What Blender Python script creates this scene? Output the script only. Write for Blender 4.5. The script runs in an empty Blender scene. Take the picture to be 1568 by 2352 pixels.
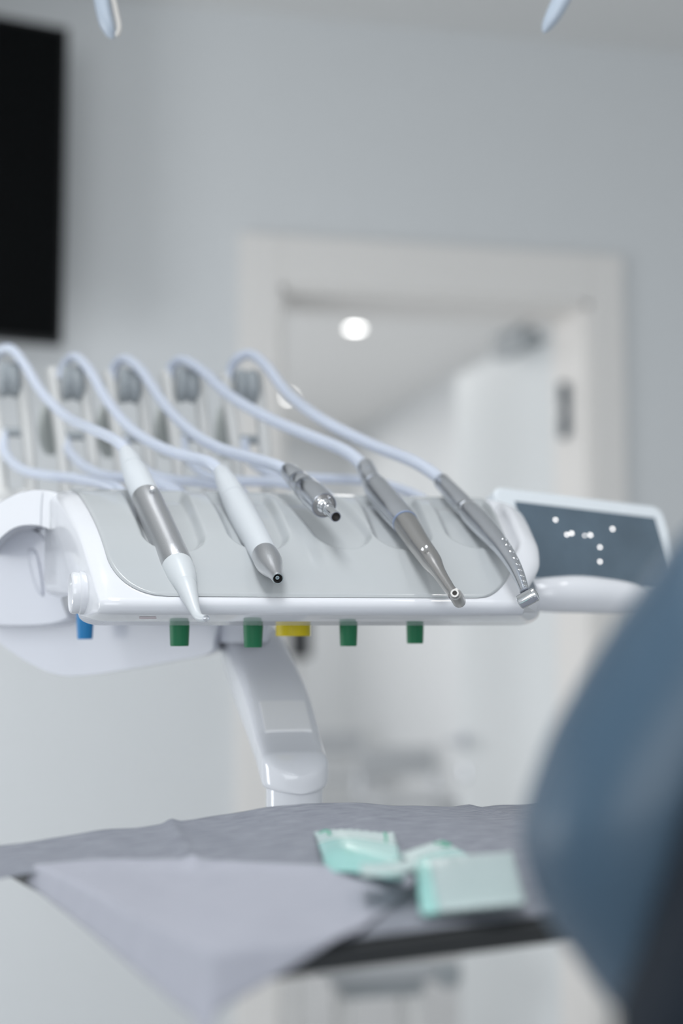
import bpy, bmesh, math, random
from mathutils import Vector, Matrix
random.seed(4)
R = math.radians
C = bpy.context.scene.collection
sc = bpy.context.scene

# ------------------------------------------------------------------ camera
EYE = 1.25
F = 50.0 / 36.0 * 2352.0            # focal length in pixels
PITCH = math.atan((1445 - 1176) / F)
YAW = R(12.7)
cam_data = bpy.data.cameras.new('camera')
cam = bpy.data.objects.new('camera', cam_data); C.objects.link(cam)
cam.location = (0, 0, EYE)
cam.rotation_euler = (math.pi / 2 + PITCH, 0, -YAW)
cam_data.sensor_fit = 'VERTICAL'; cam_data.sensor_height = 36; cam_data.sensor_width = 24
cam_data.lens = 50
cam_data.clip_start = 0.02
cam_data.dof.use_dof = True
cam_data.dof.focus_distance = 0.865
cam_data.dof.aperture_fstop = 3.0
sc.camera = cam

# ------------------------------------------------------------------ world and lights
w = bpy.data.worlds.new('world'); sc.world = w; w.use_nodes = True
w.node_tree.nodes['Background'].inputs[0].default_value = (0.90, 0.95, 1.0, 1)
w.node_tree.nodes['Background'].inputs[1].default_value = 0.60
vs = sc.view_settings
vs.view_transform = 'Standard'; vs.look = 'None'; vs.gamma = 1.0; vs.exposure = 0.0; vs.use_curve_mapping = False

def area(name, loc, target, sx, sy, power, col):
    l = bpy.data.lights.new(name, 'AREA'); l.shape = 'RECTANGLE'; l.size = sx; l.size_y = sy
    l.energy = power; l.color = col
    o = bpy.data.objects.new(name, l); C.objects.link(o); o.location = loc
    o.rotation_euler = (Vector(target) - Vector(loc)).to_track_quat('-Z', 'Y').to_euler()
    return o
area('wall_fill_light', (-1.8, 1.9, 1.10), (0.7, 3.3, 0.85), 1.0, 1.0, 30, (0.95, 0.975, 1.0))  # unseen fill added to brighten the back wall, no window there
area('rear_fill_light', (-1.0, -1.8, 1.7), (0.3, 2.5, 0.9), 2.4, 1.5, 30, (0.95, 0.98, 1.0))  # unseen fill added behind the camera, no window modelled
area('streak_light', (-0.05, 0.50, 2.70), (-0.05, 0.50, 0), 0.36, 1.4, 13, (0.96, 0.98, 1.0))  # unseen lamp added to draw bright streaks along the metal tools
area('corridor_light', (1.0, 5.6, 2.44), (1.0, 5.6, 0), 0.9, 2.5, 16, (1, 0.98, 0.96))
area('corridor_fill_light', (-0.85, 6.0, 1.3), (2, 6.0, 1.5), 3.4, 2.0, 42, (0.97, 0.98, 1.0))  # unseen fill added to lift the corridor's ceiling and right wall
area('corridor_light', (1.2, 8.0, 2.44), (1.2, 8.0, 0), 0.9, 1.0, 8, (1, 0.98, 0.96))

# ------------------------------------------------------------------ geometry helpers
def W(x, y, z):                       # camera-heading frame (x right, y ahead, z above the eye) -> world
    c, s = math.cos(YAW), math.sin(YAW)
    return Vector((x * c + y * s, -x * s + y * c, z + EYE))
def ray(px, py):
    u = (px - 784) / F; v = (1176 - py) / F
    return u, math.cos(PITCH) - v * math.sin(PITCH), math.sin(PITCH) + v * math.cos(PITCH)
def P(px, py, d):                     # where the sight line stands d metres ahead
    u, f, z = ray(px, py)
    return W(u * d / f, d, z * d / f)
def PY(px, py, Y):                    # where the sight line meets the plane y = Y
    v = P(px, py, 1.0) - Vector((0, 0, EYE))
    return v * (Y / v.y) + Vector((0, 0, EYE))
def PZ(px, py, z):                    # where the sight line meets the height z above the eye
    v = P(px, py, 1.0) - Vector((0, 0, EYE))
    return v * (z / v.z) + Vector((0, 0, EYE))
def mix(a, b, t): return a + (b - a) * t
def sst(a, b, x):
    t = max(0, min(1, (x - a) / (b - a))); return t * t * (3 - 2 * t)
def interp(tab, x):
    if x <= tab[0][0]: return tab[0][1]
    for (x0, y0), (x1, y1) in zip(tab, tab[1:]):
        if x <= x1: return y0 + (y1 - y0) * (x - x0) / (x1 - x0)
    return tab[-1][1]
def spline(pts, n):                   # Catmull-Rom through tuples of any length
    p = [pts[0]] + list(pts) + [pts[-1]]; out = []
    for i in range(1, len(p) - 2):
        for k in range(n):
            t = k / n; q = []
            for a, b, c, d in zip(p[i-1], p[i], p[i+1], p[i+2]):
                q.append(0.5 * (2*b + (c-a)*t + (2*a-5*b+4*c-d)*t*t + (3*b-a-3*c+d)*t**3))
            out.append(tuple(q))
    out.append(tuple(pts[-1])); return out

class MB:
    def __init__(s): s.v = []; s.f = []
    def add(s, vs_, fs): n = len(s.v); s.v += [Vector(v) for v in vs_]; s.f += [tuple(i + n for i in f) for f in fs]; return s
    def rings(s, rings, cap=True, closed=True):
        n = len(rings[0]); vs_ = [v for r in rings for v in r]; fs = []
        for i in range(len(rings) - 1):
            for j in range(n if closed else n - 1):
                k = (j + 1) % n
                fs.append((i*n+j, i*n+k, (i+1)*n+k, (i+1)*n+j))
        if cap and closed:
            fs.append(tuple(range(n))[::-1]); fs.append(tuple((len(rings)-1)*n + j for j in range(n)))
        return s.add(vs_, fs)
    def tube(s, pts, rad, seg=20, cap=True, squash=1.0):
        pts = [Vector(p) for p in pts]
        if not hasattr(rad, '__len__'): rad = [rad] * len(pts)
        up = None; rings = []
        for i, p in enumerate(pts):
            a = pts[max(0, i-1)]; b = pts[min(len(pts)-1, i+1)]
            t = (b - a)
            t = t.normalized() if t.length > 1e-9 else tl
            tl = t
            if up is None:
                up = Vector((0, 0, 1)) if abs(t.z) < 0.95 else Vector((1, 0, 0))
            x = t.cross(up).normalized(); y = x.cross(t).normalized(); up = y
            rings.append([p + x * math.cos(q) * rad[i] + y * math.sin(q) * rad[i] * squash
                          for q in [2 * math.pi * k / seg for k in range(seg)]])
        return s.rings(rings, cap)
    def lathe(s, a, b, prof, seg=32, cap=True):       # prof: (distance from a towards b, radius)
        a = Vector(a); b = Vector(b); t = (b - a).normalized()
        x = t.orthogonal().normalized(); y = t.cross(x)
        rings = [[a + t * z + (x * math.cos(q) + y * math.sin(q)) * max(r, 1e-5) for q in [2*math.pi*k/seg for k in range(seg)]] for z, r in prof]
        return s.rings(rings, cap)
    def box(s, c, sx, sy, sz, ax=None, ay=None, az=None):
        c = Vector(c); ax = Vector(ax or (1,0,0)); ay = Vector(ay or (0,1,0)); az = Vector(az or (0,0,1))
        vs_ = [c + ax*i*sx/2 + ay*j*sy/2 + az*k*sz/2 for i in (-1,1) for j in (-1,1) for k in (-1,1)]
        return s.add(vs_, [(0,1,3,2),(4,6,7,5),(0,4,5,1),(2,3,7,6),(0,2,6,4),(1,5,7,3)])
    def grid(s, fn, nu, nv, thick=None):
        vs_ = [fn(i/nu, j/nv) for i in range(nu+1) for j in range(nv+1)]
        m = nv + 1
        fs = [(i*m+j, (i+1)*m+j, (i+1)*m+j+1, i*m+j+1) for i in range(nu) for j in range(nv)]
        return s.add(vs_, fs)

def obj(name, mb, mat, parent=None, bevel=0, seg=3, smooth=True, solid=0, sub=0, angle=32, origin=None):
    org = Vector(origin) if origin is not None else (Vector(parent['_w']) if parent is not None else None)
    if org is None:
        org = sum(mb.v, Vector()) / len(mb.v); org.z = min(v.z for v in mb.v)
    me = bpy.data.meshes.new(name)
    me.from_pydata([v - org for v in mb.v], [], mb.f); me.update()
    bm = bmesh.new(); bm.from_mesh(me)
    bmesh.ops.remove_doubles(bm, verts=bm.verts, dist=1e-6)
    bmesh.ops.recalc_face_normals(bm, faces=bm.faces)
    for f in bm.faces: f.smooth = smooth
    if smooth and not sub:
        for e in bm.edges:
            if len(e.link_faces) == 2 and e.calc_face_angle(0) > R(angle): e.smooth = False
    bm.to_mesh(me); bm.free()
    o = bpy.data.objects.new(name, me); C.objects.link(o); me.materials.append(mat)
    if parent is not None:
        o.parent = parent; o.location = org - Vector(parent['_w'])
    else: o.location = org
    o['_w'] = tuple(org)
    if solid:
        m = o.modifiers.new('solid', 'SOLIDIFY'); m.thickness = solid; m.offset = -1
    if bevel:
        m = o.modifiers.new('bevel', 'BEVEL'); m.width = bevel; m.segments = seg; m.limit_method = 'ANGLE'; m.angle_limit = R(30)
        m.harden_normals = smooth
    if sub:
        m = o.modifiers.new('sub', 'SUBSURF'); m.levels = sub; m.render_levels = sub
    return o
def thing(name, loc, label, cat, group=None):
    o = bpy.data.objects.new(name, None); C.objects.link(o); o.location = loc; o['_w'] = tuple(loc); o.empty_display_size = 0.02
    o['label'] = label; o['category'] = cat
    if group: o['group'] = group
    return o
def tag(o, label, cat, group=None):
    o['label'] = label; o['category'] = cat
    if group: o['group'] = group
    return o
def struct(name, mb, mat, **k):
    o = obj(name, mb, mat, **k); o['kind'] = 'structure'; return o
def copy_tree(o, delta, parent=None):
    c = o.copy(); C.objects.link(c)
    if parent is None:
        c.location = o.location + delta; c['_w'] = tuple(Vector(o['_w']) + delta)
    else: c.parent = parent
    for ch in [x for x in bpy.data.objects if x.parent == o]: copy_tree(ch, delta, c)
    return c

# ------------------------------------------------------------------ materials
def mat(name, col, rough=0.4, metal=0.0, noise=0.0, scale=60, bump=0.0, spec=0.5, coat=0.0, emit=None, trans=0.0, aniso=0, sss=0, alpha=1):
    m = bpy.data.materials.new(name); m.use_nodes = True; nt = m.node_tree; b = nt.nodes['Principled BSDF']
    b.inputs['Base Color'].default_value = (*col, 1); b.inputs['Roughness'].default_value = rough
    b.inputs['Metallic'].default_value = metal; b.inputs['Specular IOR Level'].default_value = spec
    b.inputs['Coat Weight'].default_value = coat; b.inputs['Coat Roughness'].default_value = 0.05
    b.inputs['Transmission Weight'].default_value = trans; b.inputs['Alpha'].default_value = alpha
    b.inputs['Anisotropic'].default_value = aniso
    if sss:
        b.inputs['Subsurface Weight'].default_value = sss; b.inputs['Subsurface Radius'].default_value = (0.004, 0.004, 0.005); b.inputs['Subsurface Scale'].default_value = 1
    if emit: b.inputs['Emission Color'].default_value = (*emit[0], 1); b.inputs['Emission Strength'].default_value = emit[1]
    tc = nt.nodes.new('ShaderNodeTexCoord'); n = nt.nodes.new('ShaderNodeTexNoise'); n.inputs['Scale'].default_value = scale
    n.inputs['Detail'].default_value = 4
    nt.links.new(tc.outputs['Object'], n.inputs['Vector'])
    if noise:
        mx = nt.nodes.new('ShaderNodeMix'); mx.data_type = 'RGBA'
        mx.inputs[6].default_value = (*[c * (1 - noise) for c in col], 1); mx.inputs[7].default_value = (*[min(1, c * (1 + noise)) for c in col], 1)
        nt.links.new(n.outputs['Fac'], mx.inputs[0]); nt.links.new(mx.outputs[2], b.inputs['Base Color'])
    if bump:
        bp = nt.nodes.new('ShaderNodeBump'); bp.inputs['Strength'].default_value = bump; bp.inputs['Distance'].default_value = 0.0005
        nt.links.new(n.outputs['Fac'], bp.inputs['Height']); nt.links.new(bp.outputs[0], b.inputs['Normal'])
    return m
M = {}
M['wall'] = mat('wall paint', (0.70, 0.72, 0.732), 0.6, noise=0.01, scale=9)
M['ceiling'] = mat('ceiling paint', (0.80, 0.80, 0.79), 0.7, noise=0.01)
M['trim'] = mat('door trim paint', (0.82, 0.80, 0.775), 0.5, noise=0.01)
M['door'] = mat('door leaf laminate', (0.74, 0.77, 0.78), 0.45, noise=0.01)
M['floor'] = mat('grey vinyl floor', (0.46, 0.47, 0.48), 0.45, noise=0.08, scale=12)
M['dark'] = mat('dark plastic', (0.008, 0.009, 0.010), 0.55, noise=0.1)
M['screen_off'] = mat('television glass', (0.0015, 0.002, 0.0025), 0.5, spec=0.08, noise=0.1)
M['hinge'] = mat('dark hinge metal', (0.04, 0.07, 0.10), 0.4, metal=0.5, noise=0.1)
M['white'] = mat('glossy white plastic', (0.785, 0.80, 0.84), 0.12, coat=0.3, noise=0.004)
M['arm'] = mat('arm white plastic', (0.77, 0.79, 0.86), 0.16, coat=0.3, noise=0.004)
M['ivory'] = mat('whip arm plastic', (0.74, 0.74, 0.725), 0.35, noise=0.01)
M['pad'] = mat('console cover plastic', (0.50, 0.525, 0.54), 0.14, noise=0.006, coat=0.15)
M['satin'] = mat('matte white handpiece', (0.66, 0.695, 0.73), 0.38, bump=0.05, scale=900, noise=0.01)
M['nozzle'] = mat('white nozzle plastic', (0.65, 0.685, 0.71), 0.3, noise=0.01)
M['brushed'] = mat('bead blasted steel', (0.66, 0.665, 0.68), 0.31, metal=1, bump=0.25, scale=1600, noise=0.08)
M['steel'] = mat('polished steel', (0.68, 0.70, 0.74), 0.2, metal=1, noise=0.05, scale=500)
M['warm'] = mat('warm grey titanium', (0.53, 0.515, 0.50), 0.27, metal=1, bump=0.1, scale=1400, noise=0.05)
M['chrome'] = mat('chrome', (0.75, 0.76, 0.78), 0.08, metal=1, noise=0.02)
M['hole'] = mat('dark bore', (0.02, 0.015, 0.012), 0.5, noise=0.1)
M['gold'] = mat('gold contact', (0.6, 0.45, 0.15), 0.25, metal=1, noise=0.05)
M['hose'] = mat('pale blue silicone hose', (0.60, 0.648, 0.745), 0.28, sss=0.25, noise=0.01)
M['green'] = mat('green plastic', (0.005, 0.165, 0.065), 0.55, noise=0.03)
M['blue'] = mat('blue plastic', (0.015, 0.22, 0.52), 0.55, noise=0.03)
M['cyan'] = mat('cyan plastic', (0.05, 0.42, 0.60), 0.35, noise=0.03)
M['yellow'] = mat('yellow plastic', (0.72, 0.56, 0.002), 0.5, noise=0.03)
M['grey'] = mat('grey roller plastic', (0.34, 0.37, 0.39), 0.4, noise=0.05)
M['touch'] = mat('touch screen glass', (0.105, 0.150, 0.195), 0.08, spec=0.7, noise=0.35, scale=22)  # base colour raised to carry the screen's pale reflection
M['tray'] = mat('dark grey tray', (0.022, 0.024, 0.026), 0.5, noise=0.1)
M['vinyl'] = mat('blue grey vinyl upholstery', (0.052, 0.098, 0.150), 0.42, bump=0.2, scale=500, noise=0.02)
M['shell'] = mat('headrest underside shade', (0.009, 0.014, 0.022), 0.6, spec=0.15, noise=0.05)  # near-black colour holds the shade under the cushion
M['led'] = mat('lamp diode', (1, 1, 1), 0.4, emit=((1, 0.97, 0.92), 420), noise=0.01)
M['down'] = mat('downlight diffuser', (1, 1, 1), 0.4, emit=((1, 0.99, 0.97), 9), noise=0.01)
M['spot'] = mat('spot diffuser', (1, 1, 1), 0.4, emit=((1, 0.98, 0.95), 110), noise=0.01)
M['ind'] = mat('glowing white dot', (1, 1, 1), 0.4, emit=((1, 0.96, 0.93), 3.2), noise=0.01)
M['plate'] = mat('pale reflection plate', (0.86, 0.865, 0.88), 0.2, noise=0.004)  # paler than the arm, reflection put into the colour
M['cheek'] = mat('translucent grey plastic', (0.50, 0.53, 0.52), 0.4, noise=0.02)
M['link'] = mat('seam grey', (0.56, 0.59, 0.63), 0.5, noise=0.02)
M['lampw'] = mat('lamp handle plastic', (0.50, 0.57, 0.66), 0.3, noise=0.01, sss=0.1)
M['mintf'] = mat('frosted sachet film', (0.43, 0.53, 0.53), 0.35, noise=0.04, scale=80, coat=0.2)
M['ink'] = mat('green print', (0.02, 0.42, 0.26), 0.4, noise=0.05)
M['pinkink'] = mat('faded print', (0.70, 0.60, 0.63), 0.4, noise=0.05)
M['chair'] = mat('grey seat shell', (0.46, 0.48, 0.50), 0.5, noise=0.03)

def cloth_mat(name, col, dark, sx, sy):
    m = mat(name, col, 0.75); nt = m.node_tree; b = nt.nodes['Principled BSDF']
    uv = nt.nodes.new('ShaderNodeUVMap'); mp = nt.nodes.new('ShaderNodeMapping'); mp.inputs['Scale'].default_value = (sx, sy, 1)
    n = nt.nodes.new('ShaderNodeTexNoise'); n.inputs['Scale'].default_value = 1.0; n.inputs['Detail'].default_value = 5; n.inputs['Roughness'].default_value = 0.65
    cr = nt.nodes.new('ShaderNodeValToRGB'); cr.color_ramp.elements[0].position = 0.36; cr.color_ramp.elements[1].position = 0.64
    cr.color_ramp.elements[0].color = (*dark, 1); cr.color_ramp.elements[1].color = (*col, 1)
    nt.links.new(uv.outputs[0], mp.inputs[0]); nt.links.new(mp.outputs[0], n.inputs['Vector'])
    nt.links.new(n.outputs['Fac'], cr.inputs[0]); nt.links.new(cr.outputs[0], b.inputs['Base Color'])
    bp = nt.nodes.new('ShaderNodeBump'); bp.inputs['Strength'].default_value = 0.35; bp.inputs['Distance'].default_value = 0.0003
    nt.links.new(n.outputs['Fac'], bp.inputs['Height']); nt.links.new(bp.outputs[0], b.inputs['Normal'])
    return m
M['bib'] = cloth_mat('grey crepe bib', (0.33, 0.345, 0.39), (0.17, 0.183, 0.22), 55, 620)
M['napkin'] = cloth_mat('pale napkin paper', (0.42, 0.43, 0.49), (0.39, 0.40, 0.46), 60, 120)
M['mint'] = mat('mint sachet film', (0.34, 0.66, 0.62), 0.25, noise=0.03, bump=0.3, scale=120, coat=0.3, sss=0.1)
M['mintw'] = mat('frosted sachet band', (0.52, 0.68, 0.67), 0.3, noise=0.03, coat=0.3, sss=0.1)

def uvgrid(o, fn):
    me = o.data; uv = me.uv_layers.new(name='UVMap')
    for l in me.loops:
        uv.data[l.index].uv = fn(me.vertices[l.vertex_index].co)

# ================================================================== SETTING
YW = 3.38 * math.cos(YAW); TH = 0.20
CEIL = PY(1000, 68, YW).z
XL, XR = -1.9, 2.6
oL = PY(641, 900, YW).x; oR = PY(1352, 900, YW).x
oT = 0.5 * (PY(641, 652, YW).z + PY(1352, 706, YW).z)
print('CEIL', CEIL, 'door', oL, oR, oT)
mb = MB()
yc = YW + TH / 2
def bx(mb, x0, x1, y0, y1, z0, z1): return mb.box(((x0+x1)/2, (y0+y1)/2, (z0+z1)/2), x1-x0, y1-y0, z1-z0)
bx(mb, XL-0.1, oL, YW, YW+TH, 0, CEIL+0.3); bx(mb, oR, XR+0.1, YW, YW+TH, 0, CEIL+0.3); bx(mb, oL, oR, YW, YW+TH, oT, CEIL+0.3)
struct('wall_back', mb, M['wall'], smooth=False)
mb = MB(); bx(mb, XL-0.1, XL, -1.2, YW, 0, CEIL); struct('wall_left', mb, M['wall'], smooth=False)
mb = MB(); bx(mb, XR, XR+0.1, -1.2, YW, 0, CEIL); struct('wall_right', mb, M['wall'], smooth=False)
mb = MB(); bx(mb, XL-0.1, XR+0.1, -1.3, YW, CEIL, CEIL+0.1); struct('ceiling', mb, M['ceiling'], smooth=False)
mb = MB(); bx(mb, XL-0.1, XR+0.1, -1.5, 10.5, -0.05, 0); struct('floor', mb, M['floor'], smooth=False)
# architrave round the door, and the lining of the opening
aw = PY(1000, 660, YW).z; aW = oL - PY(546, 900, YW).x; aT = PY(1000, 566, YW).z - PY(1000, 680, YW).z
tr = struct('trim_1', bx(MB(), oL-aW, oL, YW-0.022, YW, 0, oT+aT), M['trim'], bevel=0.004)
tr = struct('trim_2', bx(MB(), oR, oR+aW*0.9, YW-0.022, YW, 0, oT+aT), M['trim'], bevel=0.004)
tr = struct('trim_3', bx(MB(), oL, oR, YW-0.022, YW, oT, oT+aT), M['trim'], bevel=0.004)
mb = MB(); bx(mb, oL-0.001, oL+0.012, YW-0.01, YW+TH+0.01, 0, oT); bx(mb, oR-0.012, oR+0.001, YW-0.01, YW+TH+0.01, 0, oT); bx(mb, oL, oR, YW-0.01, YW+TH+0.01, oT-0.012, oT)
struct('trim_4', mb, M['trim'], smooth=False)
# corridor
CC = 2.5
xr = PY(1000, 885, 7.0).x
t_ = (CC - EYE); q = PZ(1000, 885, t_); xr = q.x
YE = 9.0
mb = MB(); bx(mb, xr, xr+0.1, YW+TH, YE, 0, CC); struct('wall_corridor_right', mb, M['wall'], smooth=False)
mb = MB(); bx(mb, -0.9, xr+0.1, YE, YE+0.1, 0, CC); struct('wall_corridor_end', mb, M['wall'], smooth=False)
mb = MB(); bx(mb, -1.0, -0.9, YW+TH, YE+0.1, 0, CC); struct('wall_corridor_left', mb, M['wall'], smooth=False)
mb = MB(); bx(mb, -1.0, xr+0.1, YW+TH, YE+0.1, CC, CC+0.08); struct('ceiling_corridor', mb, M['ceiling'], smooth=False)
for i, (px, py, wpx, lab) in enumerate([(815, 748, 33, 'round white downlight glowing in the corridor ceiling, the nearer and higher one'),
                                        (652, 905, 38, 'round white downlight half hidden by the last white hose')]):
    c = PZ(px, py, CC - EYE); d = c.y
    r = wpx / 2 / F * (c - Vector((0, 0, EYE))).length
    t = thing('ceiling_downlight', (c.x, c.y, CC - 0.012), lab, 'light', 'corridor ceiling downlights')
    obj('bezel', MB().lathe((c.x, c.y, CC), (c.x, c.y, CC-0.02), [(0.001, r*1.15), (0.008, r*1.15), (0.012, r*1.02)]), M['ceiling'], t)
    obj('diffuser', MB().lathe((c.x, c.y, CC), (c.x, c.y, CC-0.02), [(0.004, r), (0.014, r)]), M['down'], t)
# door leaf, swung away into the corridor
hx, hy = oR - 0.012, YW + TH + 0.01
def leaf_free(px):
    lw = oR - oL - 0.03
    v = P(px, 1445, 1.0) - Vector((0, 0, EYE)); best = None
    for k in range(400):
        q_ = v * (3.0 + k * 0.01)
        e = abs(math.hypot(q_.x - hx, q_.y - hy) - lw)
        if q_.y > hy and (best is None or e < best[0]): best = (e, q_)
    return best[1]
fe = leaf_free(1050)
ld = Vector((fe.x - hx, fe.y - hy, 0)); lw = ld.length; ld.normalize(); ln = Vector((-ld.y, ld.x, 0))
if ln.x > 0: ln = -ln                              # normal towards the opening
lc = Vector((hx, hy, 0)) + ld * lw / 2 - ln * 0.02
door = struct('door_1', MB().box(lc + Vector((0, 0, (oT-0.02)/2 + 0.005)), lw, 0.04, oT-0.03, ax=ld, ay=ln), M['door'], bevel=0.002)
hp = fe - ld * 0.06; hz = EYE + ray(1062, 1700)[2] / ray(1062, 1700)[1] * (Matrix.Rotation(YAW, 3, 'Z') @ Vector((hp.x, hp.y, 0))).y
hp = Vector((hp.x, hp.y, hz))
obj('door_handle', MB().lathe(hp, hp + ln, [(0.0, 0.026), (0.008, 0.026), (0.009, 0.011), (0.05, 0.011)]).tube([hp + ln*0.05, hp + ln*0.055 - ld*0.06, hp + ln*0.055 - ld*0.12], 0.010), M['steel'], door)
hq = hp - Vector((0, 0, 0.10)); obj('keyhole_plate', MB().lathe(hq, hq + ln, [(0, 0.025), (0.006, 0.025), (0.008, 0.02)]), M['steel'], door)
cq = Vector((hx, hy, oT - 0.036)) + ld * 0.15 + ln * 0.045
obj('door_closer', MB().box(cq, 0.22, 0.05, 0.045, ax=ld, ay=ln).box(cq + ln*0.03 - ld*0.05 + Vector((0,0,0.03)), 0.26, 0.02, 0.012, ax=ld, ay=ln), M['grey'], door, bevel=0.004)
hg = PY(1302, 945, YW + 0.13)
hgz = hg.z
mbh = MB()
for dz in (-0.042, 0.042): mbh.lathe((oR-0.02, YW+0.12, hgz+dz-0.03), (oR-0.02, YW+0.12, hgz+dz+0.03), [(0, 0.012), (0.06, 0.012)])
mbh.box((oR-0.016, YW+0.12, hgz), 0.006, 0.05, 0.13)
obj('hinge', mbh, M['hinge'], door)
# further door frame at the corridor's end
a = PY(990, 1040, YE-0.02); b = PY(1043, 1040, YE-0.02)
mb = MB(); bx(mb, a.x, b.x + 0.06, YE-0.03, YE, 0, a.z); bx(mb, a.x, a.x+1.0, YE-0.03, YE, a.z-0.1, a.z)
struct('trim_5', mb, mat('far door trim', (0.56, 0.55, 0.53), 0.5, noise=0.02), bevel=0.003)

# unseen spots added on the ceiling to make glossy parts sparkle
for i, (x, y, lab) in enumerate([(-0.25, 0.55, 'small round spot added on the ceiling for sparkle, left one'), (0.75, 0.45, 'small round spot added on the ceiling for sparkle, right one')]):
    t = thing('sparkle_spot', (x, y, CEIL - 0.012), lab, 'light', 'added sparkle spots of the treatment room')
    obj('bezel', MB().lathe((x, y, CEIL), (x, y, CEIL-0.02), [(0.001, 0.055), (0.008, 0.055), (0.012, 0.045)]), M['ceiling'], t)
    obj('diffuser', MB().lathe((x, y, CEIL), (x, y, CEIL-0.02), [(0.004, 0.04), (0.014, 0.04)]), M['spot'], t)

# ------------------------------------------------------------------ television on the wall
d0 = 3.05
tTR = P(160, 62, d0); tBR = P(146, 790, d0 - 0.02)
ux = Vector((math.cos(R(9)), -math.sin(R(9)), 0)); ux = (tTR - P(0, 38, d0 - 0.07)).normalized(); ux.z *= 0.2; ux.normalize()
uz = (tTR - tBR).normalized(); uy = uz.cross(ux).normalized()
hh = (tTR - tBR).length; ww = 1.15
tc = (tTR + tBR) / 2 - ux * ww / 2 + uy * 0.02
tv = thing('television', tc - uz*hh/2, 'large black wall television at the upper left, switched off', 'television')
obj('bezel', MB().box(tc, ww, 0.03, hh, ax=ux, ay=uy, az=uz), M['dark'], tv, bevel=0.004)
obj('screen', MB().box(tc - uy*0.0155, ww-0.02, 0.002, hh-0.02, ax=ux, ay=uy, az=uz), M['screen_off'], tv)
wp = Vector((tc.x, YW, tc.z))
obj('wall_bracket', MB().box(wp - Vector((0, 0.014, 0)), 0.3, 0.024, 0.25).tube([wp - Vector((0, 0.03, 0)), tc + uy*0.03], 0.025).box(tc+uy*0.02, 0.3, 0.02, 0.3, ax=ux, ay=uy, az=uz), M['dark'], tv)

# dark dispenser and far chairs seen through the door
c = P(688, 1455, 4.3)
dsp = thing('hand_dispenser', (c.x, c.y, c.z - 0.09), 'small dark grey fixture beyond the doorway, seen under the yellow knob', 'dispenser')
obj('body', MB().box(c - Vector((0,0,0.0)), 0.06, 0.07, 0.15), mat('dispenser body', (0.03, 0.033, 0.037), 0.5, noise=0.1), dsp, bevel=0.012)
zc = c.z - 0.085
obj('post', MB().lathe((c.x, c.y+0.02, 0.02), (c.x, c.y+0.02, zc+0.03), [(0, 0.012), (zc+0.01, 0.012)]), M['ceiling'], dsp)
obj('foot', MB().lathe((c.x, c.y+0.02, 0.0), (c.x, c.y+0.02, 1), [(0, 0.15), (0.015, 0.15), (0.025, 0.05)]), M['ceiling'], dsp)

def waiting_chair(px, py, d, lab):
    c = P(px, py, d); z = 0.0
    t = thing('waiting_chair', (c.x, c.y, 0), lab, 'chair', 'chairs at the corridor end')
    obj('seat', MB().box((c.x, c.y, 0.44), 0.44, 0.42, 0.03), M['chair'], t, bevel=0.012)
    obj('backrest', MB().box((c.x, c.y+0.2, 0.60), 0.40, 0.03, 0.14), M['chair'], t, bevel=0.012)
    for sx in (-1, 1):
        for sy in (-1, 1):
            obj('leg', MB().tube([(c.x+sx*0.19, c.y+sy*0.18, 0.43), (c.x+sx*0.21, c.y+sy*0.2, 0)], 0.011, 10), M['steel'], t)
        obj('back_post', MB().tube([(c.x+sx*0.19, c.y+0.19, 0.43), (c.x+sx*0.19, c.y+0.205, 0.64)], 0.010, 10), M['steel'], t)
waiting_chair(775, 1780, 8.0, 'grey waiting chair at the corridor end, nearer the support arm')
waiting_chair(935, 1790, 6.9, 'grey waiting chair at the corridor end, nearer the open door')
# low stool just past the doorway
c = P(862, 2222, 3.62)
st = thing('low_stool', (c.x, c.y, 0), 'low grey stool past the doorway, seen below the tray', 'stool')
obj('seat', MB().box((c.x, c.y, c.z+0.008), 0.27, 0.22, 0.05), M['chair'], st, bevel=0.018)
obj('seat_pan', MB().box((c.x, c.y, c.z-0.035), 0.21, 0.17, 0.035), M['grey'], st, bevel=0.01)
for sx in (-1, 1):
    for sy in (-1, 1): obj('leg', MB().tube([(c.x+sx*0.08, c.y+sy*0.06, c.z-0.03), (c.x+sx*0.11, c.y+sy*0.08, 0)], 0.011, 10), M['ceiling'], st)
obj('lever', MB().lathe((c.x+0.16, c.y-0.10, c.z-0.03), (c.x+0.16, c.y-0.10, c.z+0.05), [(0, 0.02), (0.01, 0.03), (0.05, 0.03), (0.06, 0.02)]).tube([(c.x+0.16, c.y-0.10, c.z), (c.x+0.05, c.y-0.02, c.z-0.03)], 0.008), M['grey'], st)

# ================================================================== CONSOLE
PH = R(14)
ew = Vector((math.cos(PH), math.sin(PH), 0)); ed = Vector((-math.sin(PH), math.cos(PH), 0)); ez = Vector((0, 0, 1))
LIPL = Vector((-0.1431, 0.8439, 0)); CW = 0.266
def flr(t): return 0.016 * sst(0, 0.045, t) + 0.018 * sst(0.03, 0.16, t)
def K(w_, t, h):                       # console frame -> world (flared towards the back)
    s = w_ / CW
    fl = (1 - s) * -0.025 * (t / 0.16) + s * flr(t)
    v = LIPL + ew * (w_ + fl) + ed * t
    return W(v.x, v.y, h)
face = [(0.000, 0.0185), (0.003, 0.0205), (0.012, 0.0270), (0.030, 0.0410), (0.058, 0.0613), (0.085, 0.0755), (0.105, 0.0843), (0.125, 0.0915), (0.145, 0.0955), (0.158, 0.0970)]
fs_ = spline(face, 6)
def face_h(t): return interp([(a, b) for a, b in fs_], t)
con_loc = K(CW/2, 0.11, 0.0)
con = thing('instrument_console', con_loc, 'white dental instrument console with a pale grey cover, five handpieces resting on it', 'console')
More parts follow.
